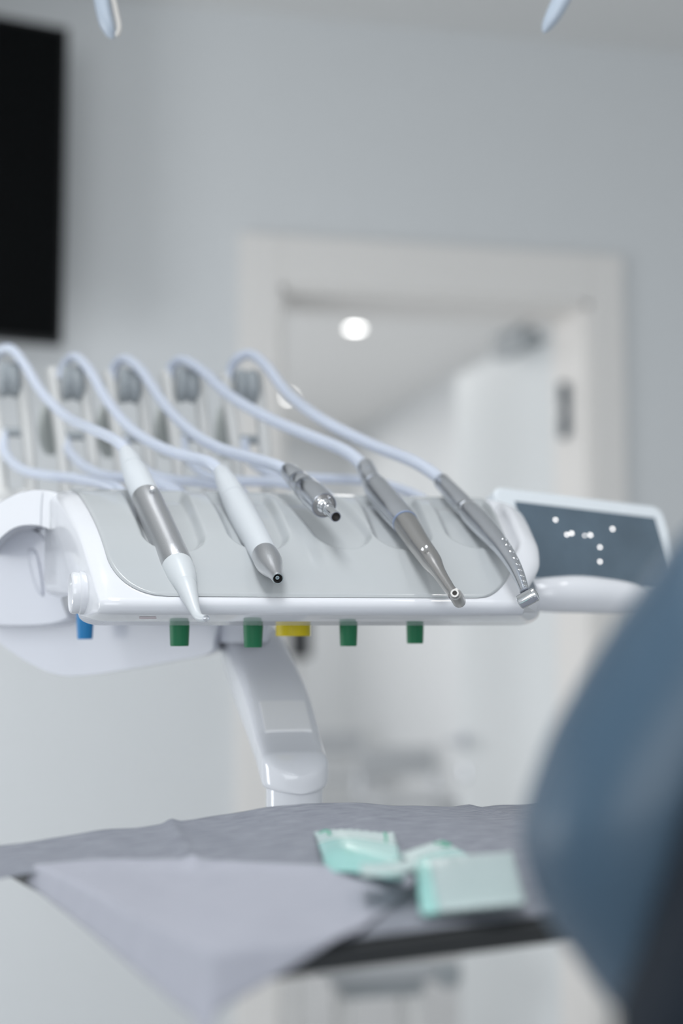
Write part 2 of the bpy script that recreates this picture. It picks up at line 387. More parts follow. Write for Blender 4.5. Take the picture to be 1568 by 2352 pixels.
# closed side profile, (t, h)
prof = [(0.055, 0.0024), (0.030, 0.0052), (0.006, 0.0085), (0.001, 0.0098), (-0.0018, 0.0130), (-0.0015, 0.0165)] + fs_ + \
       [(0.168, 0.094), (0.172, 0.085), (0.172, 0.03), (0.165, 0.022), (0.060, 0.020), (0.057, 0.004)]
prof_sm = prof
cen = (0.075, 0.045)
NS = 90
rings = []
for i in range(NS + 1):
    w_ = CW * i / NS
    rings.append((w_, 1.0))
def end_rings(sign):
    out = []
    for k in range(1, 9):
        a = k / 8 * math.pi / 2
        out.append((sign * 0.016 * math.sin(a), 0.012 * (1 - math.cos(a))))
    return out
def shrink(p, k_):                      # k_ 0..1: rounds the end of the shell over
    t, h = p; mid = (face_h(max(0, min(0.158, t))) + 0.010) / 2
    return 0.080 + (t - 0.080) * (1 - 0.055*k_), mid + (h - mid) * (1 - 0.20*k_)
allr = []
for i in range(9):
    a = (8 - i) / 8 * math.pi / 2
    allr.append([K(0.012 - 0.012*math.sin(a), *shrink(p, 1 - math.cos(a))) for p in prof])
for w_, _ in rings[1:]:
    allr.append([K(0.012 + w_ * (CW - 0.012) / CW, *p) for p in prof])
for i in range(1, 11):
    a = i / 10 * math.pi / 2
    allr.append([K(CW + (0.002 + 0.014*sst(-0.008, 0.065, p[0]))*math.sin(a), *shrink(p, 1.5*(1 - math.cos(a)))) for p in prof])
obj('body', MB().rings(allr), M['white'], con, angle=50)

# instrument axes, needed for the recesses in the cover
TOOLS = [((300, 1050, 1.00), (440, 1375, 0.865)), ((520, 1095, 1.01), (627, 1310, 0.872)), ((690, 1105, 1.00), (800, 1225, 0.93)),
         ((850, 1090, 1.04), (985, 1290, 0.90)), ((1050, 1145, 1.08), (1165, 1270, 0.945))]
def toK(v):                            # world -> (w, t)
    h = Matrix.Rotation(YAW, 3, 'Z') @ Vector((v.x, v.y, 0)); h -= LIPL
    t = h.dot(ed); w1 = h.dot(ew)
    w_ = w1
    for _ in range(8):
        s = w_ / CW; fl = (1 - s) * -0.025 * (t / 0.16) + s * flr(t); w_ = w1 - fl
    return w_, t
grooves = []
for (px0, py0, px1, py1) in [(340, 1130, 405, 1225), (540, 1130, 592, 1225), (690, 1130, 778, 1225), (890, 1135, 925, 1225), (1050, 1140, 1085, 1225)]:
    pts = []
    for px, py in ((px0, py0), (px1, py1)):
        best = None
        for i in range(0, 60):
            t = 0.16 * i / 59; h = face_h(t)
            v = PZ(px, py, h); w_, tt = toK(v)
            e = abs(tt - t)
            if best is None or e < best[0]: best = (e, w_, t)
        pts.append((best[1], best[2]))
    grooves.append(pts)
def gdist(w_, t, g):
    (a0, a1), (b0, b1) = g
    a1 = 0.20; a0 = g[0][0] + (g[0][0]-g[1][0]) / max(1e-4, (g[0][1]-g[1][1])) * (0.20 - g[0][1])
    dx, dy = b0-a0, b1-a1; k = max(0, min(1, ((w_-a0)*dx + (t-a1)*dy) / (dx*dx+dy*dy)))
    return math.hypot(w_-a0-dx*k, (t-a1-dy*k) * 1.0)
def groove_depth(w_, t):
    s = 0
    for g in grooves:
        dd = gdist(w_, t, g)
        s = max(s, (1 - sst(0.0140, 0.0200, dd)))
    return s * (1 - sst(0.126, 0.148, t))
def cover_fn(lift, rim):
    def fn(u, v):
        t = 0.0012 + v * (0.157 - 0.0012)
        # rounded lower corners of the cover
        rc = 0.030
        ins = 0.011
        if v < 0.22:
            k = 1 - v / 0.22; ins = 0.011 + rc * (1 - math.sqrt(max(0, 1 - k ** 2.2)))
        insr = 0.006 + (ins - 0.011) * 0.8
        w_ = ins + u * (CW - ins - insr)
        g = groove_depth(w_, t)
        a = face_h(max(0, t-0.003)); b = face_h(t+0.003); nl = math.hypot(0.006, b-a); nt_, nh = -(b-a)/nl, 0.006/nl
        e = min(min(u, 1-u) * 220, v * 90, 1)
        dpt = lift * math.sqrt(max(0, e)) + 0.0004 - 0.0062 * g
        return K(w_, t + nt_*dpt, face_h(t) + nh*dpt)
    return fn
cov = obj('cover', MB().grid(cover_fn(0.0013, 0), 300, 150), M['pad'], con, angle=60)
# the white body must stay below the recesses
bodyo = [o for o in con.children if o.name.startswith('body')][0]
for v in bodyo.data.vertices:
    wv = v.co + Vector(con['_w'])
    w_, t = toK(wv)
    h = wv.z - EYE
    gd = min(gdist(w_, t, g) for g in grooves)
    if t < 0.164 and h > 0.018 and gd < 0.031: v.co.z -= 0.0100 * (1 - sst(0.025, 0.031, gd)) * (1 - sst(0.140, 0.153, t))
obj('print_mark', MB().grid(lambda u, v: K(0.026 + u*0.010 + v*0.002, 0.012 + v*0.010, interp([(0.006, 0.0085), (0.030, 0.0052)], 0.012 + v*0.010) - 0.00015), 2, 2), M['pinkink'], con)

# knobs under the console: top centre pixel, half width, bottom
def knob(name, px, ytop, ybot, hw_t, hw_b, d, m, label=None, lift=0.012):
    a = P(px, ytop, d); b = P(px, ybot, d); sc_ = d / F
    L = a.z - b.z
    o = obj(name, MB().lathe(a + Vector((0, 0, lift)), b, [(0, hw_t*sc_), (lift, hw_t*sc_), (lift+L*0.95, hw_b*sc_*1.01), (lift+L, hw_b*sc_*0.96), (lift+L, hw_b*sc_*0.8), (lift+L*0.97, hw_b*sc_*0.75)], 36), m, con)
    if label: o['label'] = label
    return o
knob('spray_knob', 412, 1432, 1484, 23, 21, 0.930, M['green'], 'green plastic knob under the syringe tip')
knob('spray_knob', 581, 1432, 1487, 23, 20.5, 0.940, M['green'], 'green plastic knob beside the yellow ring')
knob('spray_knob', 800, 1432, 1484, 21, 19, 0.965, M['green'], 'green plastic knob right of the yellow ring')
knob('spray_knob', 953, 1432, 1478, 20, 18.5, 0.985, M['green'], 'green plastic knob farthest right')
knob('supply_knob', 195, 1424, 1468, 19.5, 17, 1.00, M['blue'], 'blue plastic knob under the left end', lift=0.010)
knob('brake_ring', 673, 1432, 1461, 40, 39.5, 0.975, M['yellow'], 'yellow ring under the middle of the console')
# round side button on the left end
sn = Vector((-0.955, -0.30, 0)); sn.normalize(); snw = W(sn.x, sn.y, 0) - W(0, 0, 0)
c = P(190, 1362, 0.885)
r_ = 49 / F * 0.885
obj('side_button', MB().lathe(c, c + snw, [(-0.012, r_*0.96), (0.0, r_*1.0), (0.002, r_*1.02), (0.0028, r_*0.97), (0.0036, r_*0.97), (0.0055, r_*0.99), (0.0072, r_*0.95), (0.0078, r_*0.88), (0.0068, r_*0.80)], 48), M['white'], con)

# side housing and pivot: lofted rounded bodies at the left
def loft_px(secs, n=28, exp=3.0):
    """secs: (px, py, d, halfwidth_px, halfheight_px, depth halfthickness m)"""
    rings = []
    for px, py, d, hw, hh_, th in secs:
        c = P(px, py, d)
        rings.append((c, hw * d / F, hh_ * d / F, th))
    return rings
def superellipse(c, ax, ay, a, b, n=32, e=3.0):
    out = []
    for k in range(n):
        q = 2*math.pi*k/n; cs, sn_ = math.cos(q), math.sin(q)
        out.append(c + ax * a * math.copysign(abs(cs)**(2/e), cs) + ay * b * math.copysign(abs(sn_)**(2/e), sn_))
    return out
HX = W(1, 0, 0) - W(0, 0, 0); HY = W(0, 1, 0) - W(0, 0, 0)
EWw = W(ew.x, ew.y, 0) - W(0, 0, 0); EDw = W(ed.x, ed.y, 0) - W(0, 0, 0)
def slab(name, outline, m, parent, thick, axis, bulge=0.25, steps=7, seg=0):
    """outline: world points of the near face, extruded by thick along axis with rounded rims"""
    c = sum(outline, Vector()) / len(outline); rr = []
    for k in range(steps + 1):
        a = math.pi * k / steps
        z = thick * (0.5 - 0.5 * math.cos(a)); s = 1 - bulge * (1 - math.sin(a) ** 0.6)
        rr.append([c + (p - c) * s + axis * z for p in outline])
    return obj(name, MB().rings(rr), m, parent, angle=40)
# left shoulder of the console: arch-shaped hood and inner pivot
ol = spline([(-60, 1230), (-20, 1165), (40, 1130), (100, 1122), (150, 1140), (185, 1190), (215, 1280), (232, 1360), (240, 1400), (205, 1418), (190, 1380), (172, 1300), (140, 1235), (95, 1207), (40, 1207), (0, 1232), (-30, 1270)], 4)
hood = slab('side_hood', [P(a, b, 0.985) for a, b in ol[:-1]], M['white'], con, 0.07, HY * 0.9 + HX * -0.15, bulge=0.03)
obj('hood_seam', MB().tube([P(97, 1130, 0.9835), P(94, 1165, 0.9835), P(93, 1207, 0.9835)], 0.00025, 6), M['link'], con)
sup = thing('support_arm', P(60, 1500, 1.12), 'large white main support arm behind the console at the left edge', 'support arm')
ol = spline([(-80, 1300), (-30, 1235), (40, 1212), (92, 1222), (120, 1290), (150, 1400), (155, 1425), (90, 1440), (-60, 1440)], 5)
slab('pivot_head', [P(a, b, 1.04) for a, b in ol[:-1]], M['arm'], sup, 0.10, HY, bulge=0.05)
ol = spline([(62, 1262), (78, 1262), (90, 1300), (98, 1362), (92, 1368), (78, 1345), (66, 1300)], 4)
slab('slot_insert', [P(a, b, 1.036) for a, b in ol], M['arm'], sup, 0.006, HY, bulge=0.25)
ol = spline([(-160, 1395), (60, 1385), (250, 1385), (400, 1395), (505, 1400), (500, 1470), (487, 1502), (400, 1520), (290, 1540), (200, 1553), (130, 1553), (60, 1524), (0, 1484), (-60, 1440), (-160, 1420)], 5)
slab('beam', [P(a, b, 1.08) for a, b in ol[:-1]], M['arm'], sup, 0.11, HY, bulge=0.035)
# its column standing on the floor, out of view at the left
cc = P(-190, 1410, 1.15)
obj('beam_extension', MB().tube([P(-60, 1420, 1.135), P(-260, 1410, 1.16)], 0.022, 24), M['arm'], sup)
cc = P(-260, 1410, 1.16)
obj('column', MB().lathe((cc.x, cc.y, 0), (cc.x, cc.y, 1), [(0, 0.12), (0.03, 0.12), (0.05, 0.045), (cc.z+0.03, 0.045), (cc.z+0.04, 0.035)]), M['arm'], sup)

# ------------------------------------------------------------------ whip arms behind the console
D1 = 1.245
ax_px = [22, 167, 298, 430, 566]
ay_px = [872, 880, 886, 884, 890]
def whip(px, py, label):
    d = D1; c = P(px, py, d); s = d / F
    t = thing('hose_arm', c - Vector((0, 0, 0.09)), label, 'hose arm', 'hose arms behind the console')
    for sx, nm in ((-1, 0), (1, 1)):
        xs = (-50, -41, -27, -16) if sx < 0 else (22, 31, 41, 50)
        pts = [P(px + xs[0], py - 28, d+0.01), P(px + xs[1], py + 40, d), P(px + xs[2], py + 130, d-0.01), P(px + xs[3], py + 262, d-0.02)]
        sp = spline([tuple(p) for p in pts], 5)
        obj('rail', MB().tube(sp, 0.0052, 14, squash=1.6), M['ivory'], t)
    wa = EWw
    obj('roller', MB().lathe(c - wa*0.0095, c + wa, [(0, 0.006), (0.0005, 0.014), (0.004, 0.0165), (0.0095, 0.014), (0.015, 0.0165), (0.0185, 0.014), (0.019, 0.006)], 32), M['grey'], t)
    for k, rr in ((0, 1),):
        cb = P(px + 6, py + 120, d - 0.008)
        obj('crossbar', MB().tube([cb - wa*0.014, cb + wa*0.014], 0.0042, 14), M['grey'], t)
    wb = (EWw*0.9 - EDw*0.45).normalized(); cp = P(px - 48, py + 105, d + 0.035)
    obj('cheek_plate', MB().lathe(cp - wb*0.004, cp + wb, [(0, 0.020), (0.001, 0.024), (0.006, 0.024), (0.007, 0.018)], 36), M['cheek'], t)
    # foot running down into the back of the console
    b = P(px + 14, py + 262, d - 0.02)
    obj('foot', MB().box(b - Vector((0, 0, 0.012)) + HY*0.0, 0.034, 0.022, 0.03, ax=EWw, ay=EDw), M['ivory'], t, bevel=0.004)
    return t
labs = ['white hose arm at the far left, behind the metal syringe hose', 'white hose arm feeding the all-white handpiece, second from left',
        'white hose arm in the middle, feeding the short steel motor', 'white hose arm feeding the warm grey contra-angle handpiece', 'white hose arm nearest the doorway, feeding the slim turbine']
for px, py, lb in zip(ax_px, ay_px, labs): whip(px, py, lb)
# rear rail that carries the whip arms, behind the console
obj('rear_rail', MB().box(K(CW/2-0.035, 0.31, 0.090), CW+0.13, 0.03, 0.024, ax=EWw, ay=EDw).box(K(CW/2-0.01, 0.235, 0.070), 0.2, 0.13, 0.02, ax=EWw, ay=EDw), M['white'], con, bevel=0.006)

# ------------------------------------------------------------------ hoses
def hose(pts, r0, r1, parent, name='hose'):
    sp = spline(pts, 10); n = len(sp)
    return obj(name, MB().tube([P(*p) for p in sp], [mix(r0, r1, i/(n-1)) for i in range(n)], 18), M['hose'], parent, angle=80)
def pathtube(stations, seg=36, cap=True, n=1):
    """stations: (px, py, d, r_px) along the axis"""
    st_ = spline(stations, n) if n > 1 else stations
    return MB().tube([P(a, b, c) for a, b, c, r in st_], [r * c / F for a, b, c, r in st_], seg, cap)
def on_axis(A, B, f): return tuple(mix(a, b, f) for a, b in zip(A, B))

# ---- 1 three-way syringe
A, B = (300, 1062, 0.985), (423, 1337, 0.868)
t1 = thing('air_water_syringe', P(350, 1180, 0.93), 'air water syringe with brushed steel barrel and white conical nozzle, leftmost tool', 'syringe')
hose([(-22, 850, 1.25), (-8, 815, 1.25), (22, 800, 1.24), (55, 835, 1.22), (95, 900, 1.18), (150, 955, 1.13), (205, 983, 1.07), (250, 1003, 1.03), (278, 1022, 1.005), (290, 1040, 0.998)], 0.0042, 0.0042, t1)
obj('sleeve', pathtube([(286, 1030, 1.003, 10), (289, 1036, 1.0, 16), (296, 1052, 0.99, 22), (306, 1076, 0.978, 27.5), (306.2, 1076.5, 0.978, 27), (307, 1078, 0.977, 28), (318, 1102, 0.966, 31.5), (329, 1127, 0.955, 33), (339, 1149, 0.945, 33.5)]), M['satin'], t1)
obj('barrel', pathtube([(335, 1141, 0.949, 33), (337, 1145, 0.947, 35), (348, 1169, 0.937, 35), (372, 1222, 0.915, 36.2), (396, 1276, 0.892, 37), (406, 1298, 0.882, 37.2), (408, 1302, 0.881, 36)], 48), M['brushed'], t1)
obj('nozzle_base', pathtube([(405, 1296, 0.883, 34), (407, 1301, 0.881, 36.4), (412, 1312, 0.877, 36.4), (419, 1328, 0.870, 33), (425, 1342, 0.864, 27.5), (427, 1347, 0.862, 26)], 48), M['nozzle'], t1)
obj('nozzle', pathtube([(425, 1343, 0.864, 25), (426, 1345, 0.8625, 26.2), (432, 1360, 0.857, 22), (440, 1382, 0.849, 17), (447, 1401, 0.842, 12.5), (452, 1412, 0.838, 10.8), (458, 1418.5, 0.835, 9.5), (466, 1420.5, 0.832, 8.6), (473, 1420, 0.829, 8.2)], 32), M['nozzle'], t1)
tp = P(473, 1420, 0.829); tq = P(480, 1418, 0.822)
obj('tip', MB().lathe(tp, tq, [(-0.001, 0.0019), (0.002, 0.0019), (0.0025, 0.0017), (0.0025, 0.0013), (0.001, 0.0012)], 24), M['steel'], t1)
obj('tip_jet', MB().lathe(tp, tq, [(0, 0.0006), (0.0028, 0.0006)], 12), M['chrome'], t1)
bt = P(350, 1126, 0.936)
obj('release_button', MB().lathe(bt, bt + (P(350, 1126, 0.90)-P(350, 1126, 0.93) + Vector((0,0,0.02))), [(0, 0.0021), (0.0018, 0.0021), (0.0025, 0.0016), (0.0028, 0.0008)], 20), M['brushed'], t1)
obj('lever', pathtube([(364, 1298, 0.898, 4), (372, 1316, 0.892, 8.5), (381, 1332, 0.886, 8), (390, 1342, 0.882, 3)], 16), M['cyan'], t1)

# ---- 2 white scaler handpiece with steel nose
t2 = thing('scaler_handpiece', P(560, 1180, 0.95), 'matte white handpiece with flared steel nose and open round end, second tool', 'handpiece')
hose([(140, 870, 1.25), (148, 838, 1.25), (172, 820, 1.24), (205, 850, 1.22), (250, 925, 1.18), (305, 988, 1.13), (375, 1030, 1.08), (440, 1050, 1.04), (482, 1063, 1.015), (508, 1085, 1.005)], 0.0042, 0.0044, t2)
obj('sleeve', pathtube([(505, 1076, 1.009, 11), (508, 1082, 1.006, 17.5), (519, 1105, 0.993, 24), (531, 1130, 0.98, 28), (538, 1145, 0.972, 29.5)], 40), M['satin'], t2)
obj('grip', pathtube([(537, 1143, 0.973, 28.5), (538, 1146, 0.972, 30), (555, 1178, 0.953, 32.5), (575, 1214, 0.931, 32.5), (595, 1250, 0.907, 31.4), (608, 1275, 0.891, 30.4)], 48), M['satin'], t2)
A2 = P(607.5, 1274, 0.892); B2 = P(638, 1329, 0.848); L2 = (B2-A2).length
k = 0.885/F
obj('nose', MB().lathe(A2, B2, [(0, 29*k), (L2*0.01, 30.6*k), (L2*0.18, 31.6*k), (L2*0.34, 31*k), (L2*0.52, 26*k), (L2*0.68, 19.5*k), (L2*0.82, 15*k), (L2*0.95, 13.2*k), (L2*0.99, 13*k), (L2, 12.4*k), (L2, 10.6*k), (L2*0.96, 10.2*k), (L2*0.8, 9.8*k)], 56), M['brushed'], t2)
obj('bore', MB().lathe(A2, B2, [(L2*0.84, 9.9*k), (L2*0.86, 9.9*k)], 24), M['hole'], t2)
obj('bore_pin', MB().lathe(A2, B2, [(L2*0.8, 5*k), (L2*0.955, 5*k), (L2*0.965, 4.2*k), (L2*0.965, 2.2*k), (L2*0.9, 2.0*k)], 24), M['steel'], t2)
obj('seam_ring', pathtube([(537.2, 1143.4, 0.9728, 29.6), (537.8, 1144.8, 0.9722, 29.7)], 40), M['link'], t2)
obj('notch', pathtube([(532, 1174, 0.948, 1.5), (533.5, 1182, 0.945, 3.0), (533, 1191, 0.943, 1.5)], 10), M['grey'], t2)

# ---- 3 short motor with bare coupling
t3 = thing('micromotor', P(705, 1120, 0.97), 'short polished steel motor with bare chrome coupling, middle tool without a head', 'motor')
hose([(258, 875, 1.25), (262, 845, 1.25), (286, 825, 1.24), (325, 852, 1.22), (378, 930, 1.17), (440, 992, 1.12), (505, 1030, 1.08), (580, 1053, 1.04), (635, 1070, 1.01), (665, 1087, 0.998)], 0.0044, 0.0046, t3)
A3 = P(660, 1080, 1.0); B3 = P(744, 1161, 0.925); L3 = (B3-A3).length; k = 0.955/F
obj('housing', MB().lathe(A3, B3, [(0, 12*k), (0.001, 19*k), (L3*0.08, 22*k), (L3*0.30, 25*k), (L3*0.31, 24.2*k), (L3*0.33, 24.2*k), (L3*0.34, 26*k), (L3*0.5, 28.5*k), (L3*0.51, 27.8*k), (L3*0.53, 27.8*k), (L3*0.54, 29.5*k), (L3*0.75, 31.5*k), (L3*0.97, 30*k), (L3, 29*k), (L3, 26.5*k), (L3*0.985, 25.8*k), (L3*0.98, 12*k)], 56), M['steel'], t3)
obj('face_plate', MB().lathe(A3, B3, [(L3*0.95, 26*k), (L3*0.987, 26*k), (L3*0.99, 25*k)], 40), M['warm'], t3)
ax3 = (B3 - A3).normalized(); L4 = 0.0165
obj('coupling', MB().lathe(B3 - ax3*0.002, B3 + ax3, [(0, 17*k), (0.003, 17*k), (0.0035, 14.5*k), (0.0055, 14.5*k), (0.006, 12.5*k), (0.0085, 12.5*k), (0.009, 13.3*k), (0.012, 13.3*k), (0.0125, 11.6*k), (L4+0.006, 11.6*k), (L4+0.0095, 12.2*k), (L4+0.0105, 11.8*k), (L4+0.0105, 9.6*k), (L4+0.006, 9.2*k)], 40), M['chrome'], t3)
obj('bore', MB().lathe(B3, B3 + ax3, [(L4+0.003, 9.4*k), (L4+0.005, 9.4*k)], 24), M['hole'], t3)
xo = ax3.cross(Vector((0,0,1))).normalized(); yo = xo.cross(ax3).normalized()
for aa in (200, 245, 40, 120):
    q0 = B3 + (xo*math.cos(R(aa)) + yo*math.sin(R(aa))) * 21*k - ax3*0.001
    obj('contact_pin', MB().lathe(q0, q0+ax3, [(0, 3.0*k), (0.0016, 3.0*k), (0.002, 2*k)], 12), M['gold'] if aa in (200, 245) else M['steel'], t3)

# ---- 4 contra-angle
t4 = thing('contra_angle_handpiece', P(905, 1180, 0.95), 'warm grey contra-angle handpiece on a steel motor with slender neck, fourth tool', 'handpiece')
hose([(388, 872, 1.25), (393, 843, 1.25), (418, 827, 1.24), (462, 850, 1.22), (530, 910, 1.18), (620, 962, 1.14), (715, 1003, 1.10), (785, 1032, 1.07), (822, 1058, 1.055), (838, 1080, 1.045)], 0.0044, 0.0050, t4)
obj('connector', pathtube([(835, 1066, 1.052, 12), (838, 1071, 1.05, 20), (843, 1082, 1.043, 21), (847, 1092, 1.037, 21.4), (847.3, 1092.5, 1.0365, 20.6), (850, 1098, 1.033, 20.6), (850.3, 1098.6, 1.0325, 22), (857, 1110, 1.025, 22.5), (857.4, 1110.8, 1.0245, 21), (860, 1115, 1.021, 21)], 40), M['steel'], t4)
obj('motor', pathtube([(858, 1112, 1.023, 22), (861, 1116, 1.02, 27.5), (868, 1126, 1.013, 30), (885, 1148, 0.995, 32), (905, 1172, 0.973, 32), (929, 1199, 0.950, 30.2), (930, 1200.3, 0.949, 29.2)], 48), M['steel'], t4)
obj('blue_ring', pathtube([(929.8, 1200, 0.9493, 29.8), (930.8, 1201.5, 0.9483, 29.8)], 48), mat('blue marking ring', (0.28, 0.36, 0.55), 0.35, noise=0.02), t4)
obj('handle', pathtube([(930.6, 1201, 0.9486, 28.2), (931.6, 1203, 0.9475, 28.9), (945, 1223, 0.936, 27.6), (965, 1254, 0.917, 25.5), (985, 1281, 0.901, 24.2), (993, 1293, 0.894, 23.2), (1000, 1304, 0.888, 19.5), (1006, 1313, 0.883, 16.8), (1016, 1329, 0.875, 15), (1030, 1350, 0.864, 13.6), (1042, 1367, 0.855, 13)], 48), M['warm'], t4)
for sx, sy in ((970, 1262), (979, 1256)):
    q0 = P(sx, sy, 0.896); q1 = P(sx-4, sy-6, 0.86)
    obj('screw', MB().lathe(q0, q1, [(0, 0.0011), (0.0012, 0.0011), (0.0015, 0.0008)], 14), M['brushed'], t4)
q0 = P(1055, 1383, 0.862); q1 = P(1044, 1362.5, 0.838); ax4 = (q1-q0).normalized(); k = 0.85/F; LL = (q1-q0).length
obj('head', MB().lathe(q0 - ax4*0.001, q1, [(0, 10*k), (0.001, 13.5*k), (0.003, 15.3*k), (LL*0.55, 15.6*k), (LL*0.8, 15*k), (LL*0.93, 13*k), (LL*0.94, 10.8*k), (LL+0.001, 10.3*k), (LL+0.0015, 9.2*k), (LL+0.0015, 5.5*k), (LL, 5.2*k)], 44), M['warm'], t4)
obj('chuck', MB().lathe(q0, q1, [(LL-0.002, 5.8*k), (LL+0.0002, 5.8*k)], 20), M['hole'], t4)

# ---- 5 slim turbine
t5 = thing('turbine_handpiece', P(1100, 1200, 0.945), 'slim steel turbine handpiece with dimpled curved neck and drum head, last tool', 'handpiece')
hose([(522, 880, 1.250), (530, 848, 1.250), (545, 824, 1.245), (575, 814, 1.240), (612, 842, 1.225), (665, 908, 1.198), (745, 967, 1.158), (850, 1020, 1.115), (945, 1058, 1.073), (995, 1088, 1.057), (1022, 1113, 1.045)], 0.0044, 0.0048, t5)
obj('connector', pathtube([(1010, 1102, 1.052, 11), (1014, 1106, 1.049, 18.5), (1030, 1124, 1.035, 20.5), (1050, 1146, 1.019, 22.5), (1066, 1163, 1.005, 23), (1070, 1167, 1.002, 22)], 40), M['steel'], t5)
obj('swivel', pathtube([(1069, 1166, 1.003, 22), (1070, 1167, 1.002, 23.5), (1073, 1170, 0.999, 23.5), (1073.3, 1170.3, 0.999, 22.3), (1076, 1173, 0.996, 22.3), (1076.3, 1173.3, 0.996, 24), (1081, 1178, 0.991, 24.5)], 40), M['chrome'], t5)
neck5 = [(1080, 1177, 0.992, 24), (1082, 1180, 0.990, 25.2), (1100, 1199, 0.973, 26), (1122, 1222, 0.953, 25), (1142, 1245, 0.935, 22), (1160, 1268, 0.919, 19.5), (1178, 1296, 0.903, 17), (1190, 1320, 0.891, 14.6), (1199, 1343, 0.881, 12.3), (1204, 1358, 0.875, 11.2)]
obj('grip', pathtube(neck5, 40, n=4), M['steel'], t5)
cA = P(1191, 1385, 0.873); cB = P(1234, 1362, 0.870); ax5 = (cB-cA).normalized(); LL = (cB-cA).length; k = 0.872/F
obj('head', MB().lathe(cA, cB, [(0, 13.5*k), (0.0006, 16.5*k), (LL*0.1, 17.2*k), (LL*0.75, 17.2*k), (LL*0.76, 16.4*k), (LL*0.8, 16.4*k), (LL*0.81, 17*k), (LL*0.92, 16*k), (LL*0.97, 13*k), (LL*0.975, 10*k), (LL*0.95, 9.5*k)], 48), M['chrome'], t5)
obj('cap_button', MB().lathe(cA, cB, [(LL*0.9, 9.2*k), (LL*0.97, 9.2*k), (LL*0.985, 7*k)], 24), M['warm'], t5)
mb = MB(); st5 = spline(neck5, 6)
for row, off in enumerate((-0.62, -0.1)):
    for i in range(9):
        f = 0.50 + 0.46 * i / 8; s_ = st5[int(f * (len(st5)-1))]; rr = s_[3] * s_[2] / F
        c0 = P(*s_[:3]); n0 = (-HY * 0.75 + Vector((0, 0, 1)) * 0.5 + HX * (0.75 + off*0.9)).normalized()
        tb = (P(*st5[min(len(st5)-1, int(f*(len(st5)-1))+2)][:3]) - c0).normalized(); n0 = (n0 - tb * n0.dot(tb)).normalized()
        mb.lathe(c0 + n0*rr*0.9, c0 + n0*rr*1.1, [(0, 0.0013), (rr*0.10, 0.0013), (rr*0.16, 0.0009), (rr*0.17, 0.0002)], 10)
o = obj('grip_dimples', mb, M['chrome'], t5); o['kind'] = 'stuff'

# lower supply hoses, from each crossbar down into the back of the console
low = [[(8, 992, 1.235), (12, 1040, 1.22), (50, 1078, 1.18), (110, 1092, 1.14), (180, 1100, 1.10), (262, 1118, 1.06)],
       [(150, 1005, 1.235), (158, 1035, 1.225), (190, 1068, 1.19), (240, 1092, 1.15), (310, 1100, 1.11), (400, 1122, 1.07)],
       [(285, 1008, 1.235), (296, 1045, 1.225), (340, 1085, 1.19), (400, 1102, 1.16), (470, 1108, 1.12), (545, 1126, 1.08)],
       [(420, 1005, 1.235), (430, 1050, 1.225), (475, 1092, 1.19), (540, 1104, 1.17), (640, 1108, 1.14), (740, 1132, 1.10)],
       [(560, 1010, 1.235), (572, 1055, 1.225), (630, 1090, 1.20), (720, 1098, 1.18), (850, 1106, 1.16), (960, 1140, 1.13)]]
low = [q_ + [(q_[-1][0] + 45, q_[-1][1] + 45, q_[-1][2] - 0.005)] for q_ in low]
for pts, who in zip(low, ('far left', 'second', 'middle', 'fourth', 'fifth and longest')):
    o = hose(pts, 0.0042, 0.0042, None, 'supply_hose')
    tag(o, 'pale blue lower supply hose looping behind the console, ' + who + ' from the left' if 'left' not in who and who != 'middle' else 'pale blue lower supply hose looping behind the console, ' + who, 'hose', 'lower supply hoses')

# ================================================================== TOUCH SCREEN
mon = thing('touch_screen_panel', P(1330, 1340, 1.10), 'dark tilted touch screen in a white frame right of the console', 'screen')
s0 = P(1181, 1152, 1.098); s1 = P(1502, 1190, 1.165); s2 = P(1236, 1332, 1.074)
sx_ = (s1-s0); sy_ = (s2-s0); Wd = sx_.length; sxn = sx_.normalized(); syn = (sy_ - sxn*sy_.dot(sxn)).normalized()
nn = sxn.cross(syn).normalized()
if nn.dot(Vector((0, 0, EYE)) - s0) < 0: nn = -nn
def S(u, v, z=0): return s0 + sxn*u + syn*v + nn*z
Hd = 0.066
sk = (sy_.dot(sxn)) / (sy_.dot(syn))
obj('screen', MB().grid(lambda u, v: S(u*Wd, v*Hd, 0.0006), 1, 1), M['touch'], mon)
bl, bt_, br, bb = 0.017, 0.0125, 0.012, 0.004
def rrect(x0, y0, x1, y1, r, z, n=6):
    out = []
    for cx_, cy_, a0 in ((x1-r, y1-r, 0), (x0+r, y1-r, 90), (x0+r, y0+r, 180), (x1-r, y0+r, 270)):
        for k_ in range(n+1):
            a = R(a0 + 90*k_/n); out.append(S(cx_ + r*math.cos(a), cy_ + r*math.sin(a), z))
    return out
fr = []
for z, gi in ((-0.016, 0.004), (-0.014, 0.0), (-0.002, 0.0), (0.0, 0.0015)):
    fr.append(rrect(-bl+gi, -bt_+gi, Wd+br-gi, Hd+bb-gi, 0.009, z))
obj('frame', MB().rings(fr), mat('screen frame plastic', (0.80, 0.85, 0.89), 0.3, noise=0.01), mon, angle=40)
for a_, b_, r_ in ((1274, 1195, 1.0), (1300, 1229, 1.0), (1311, 1226, 1.1), (1341, 1231, 0.7), (1354, 1230, 1.1), (1405, 1216, 1.1), (1376, 1258, 1.0), (1376, 1291, 1.0)):
    v_ = P(a_, b_, 1) - Vector((0, 0, EYE)); v_ *= (s0 - Vector((0, 0, EYE))).dot(nn) / v_.dot(nn); v_ += Vector((0, 0, EYE))
    obj('glowing_dot', MB().lathe(v_, v_ + nn, [(0.0004, 0.0011*r_), (0.0010, 0.0011*r_), (0.0012, 0.0008*r_)], 16), M['ind'], mon)  # small emissive white dots on the screen glass
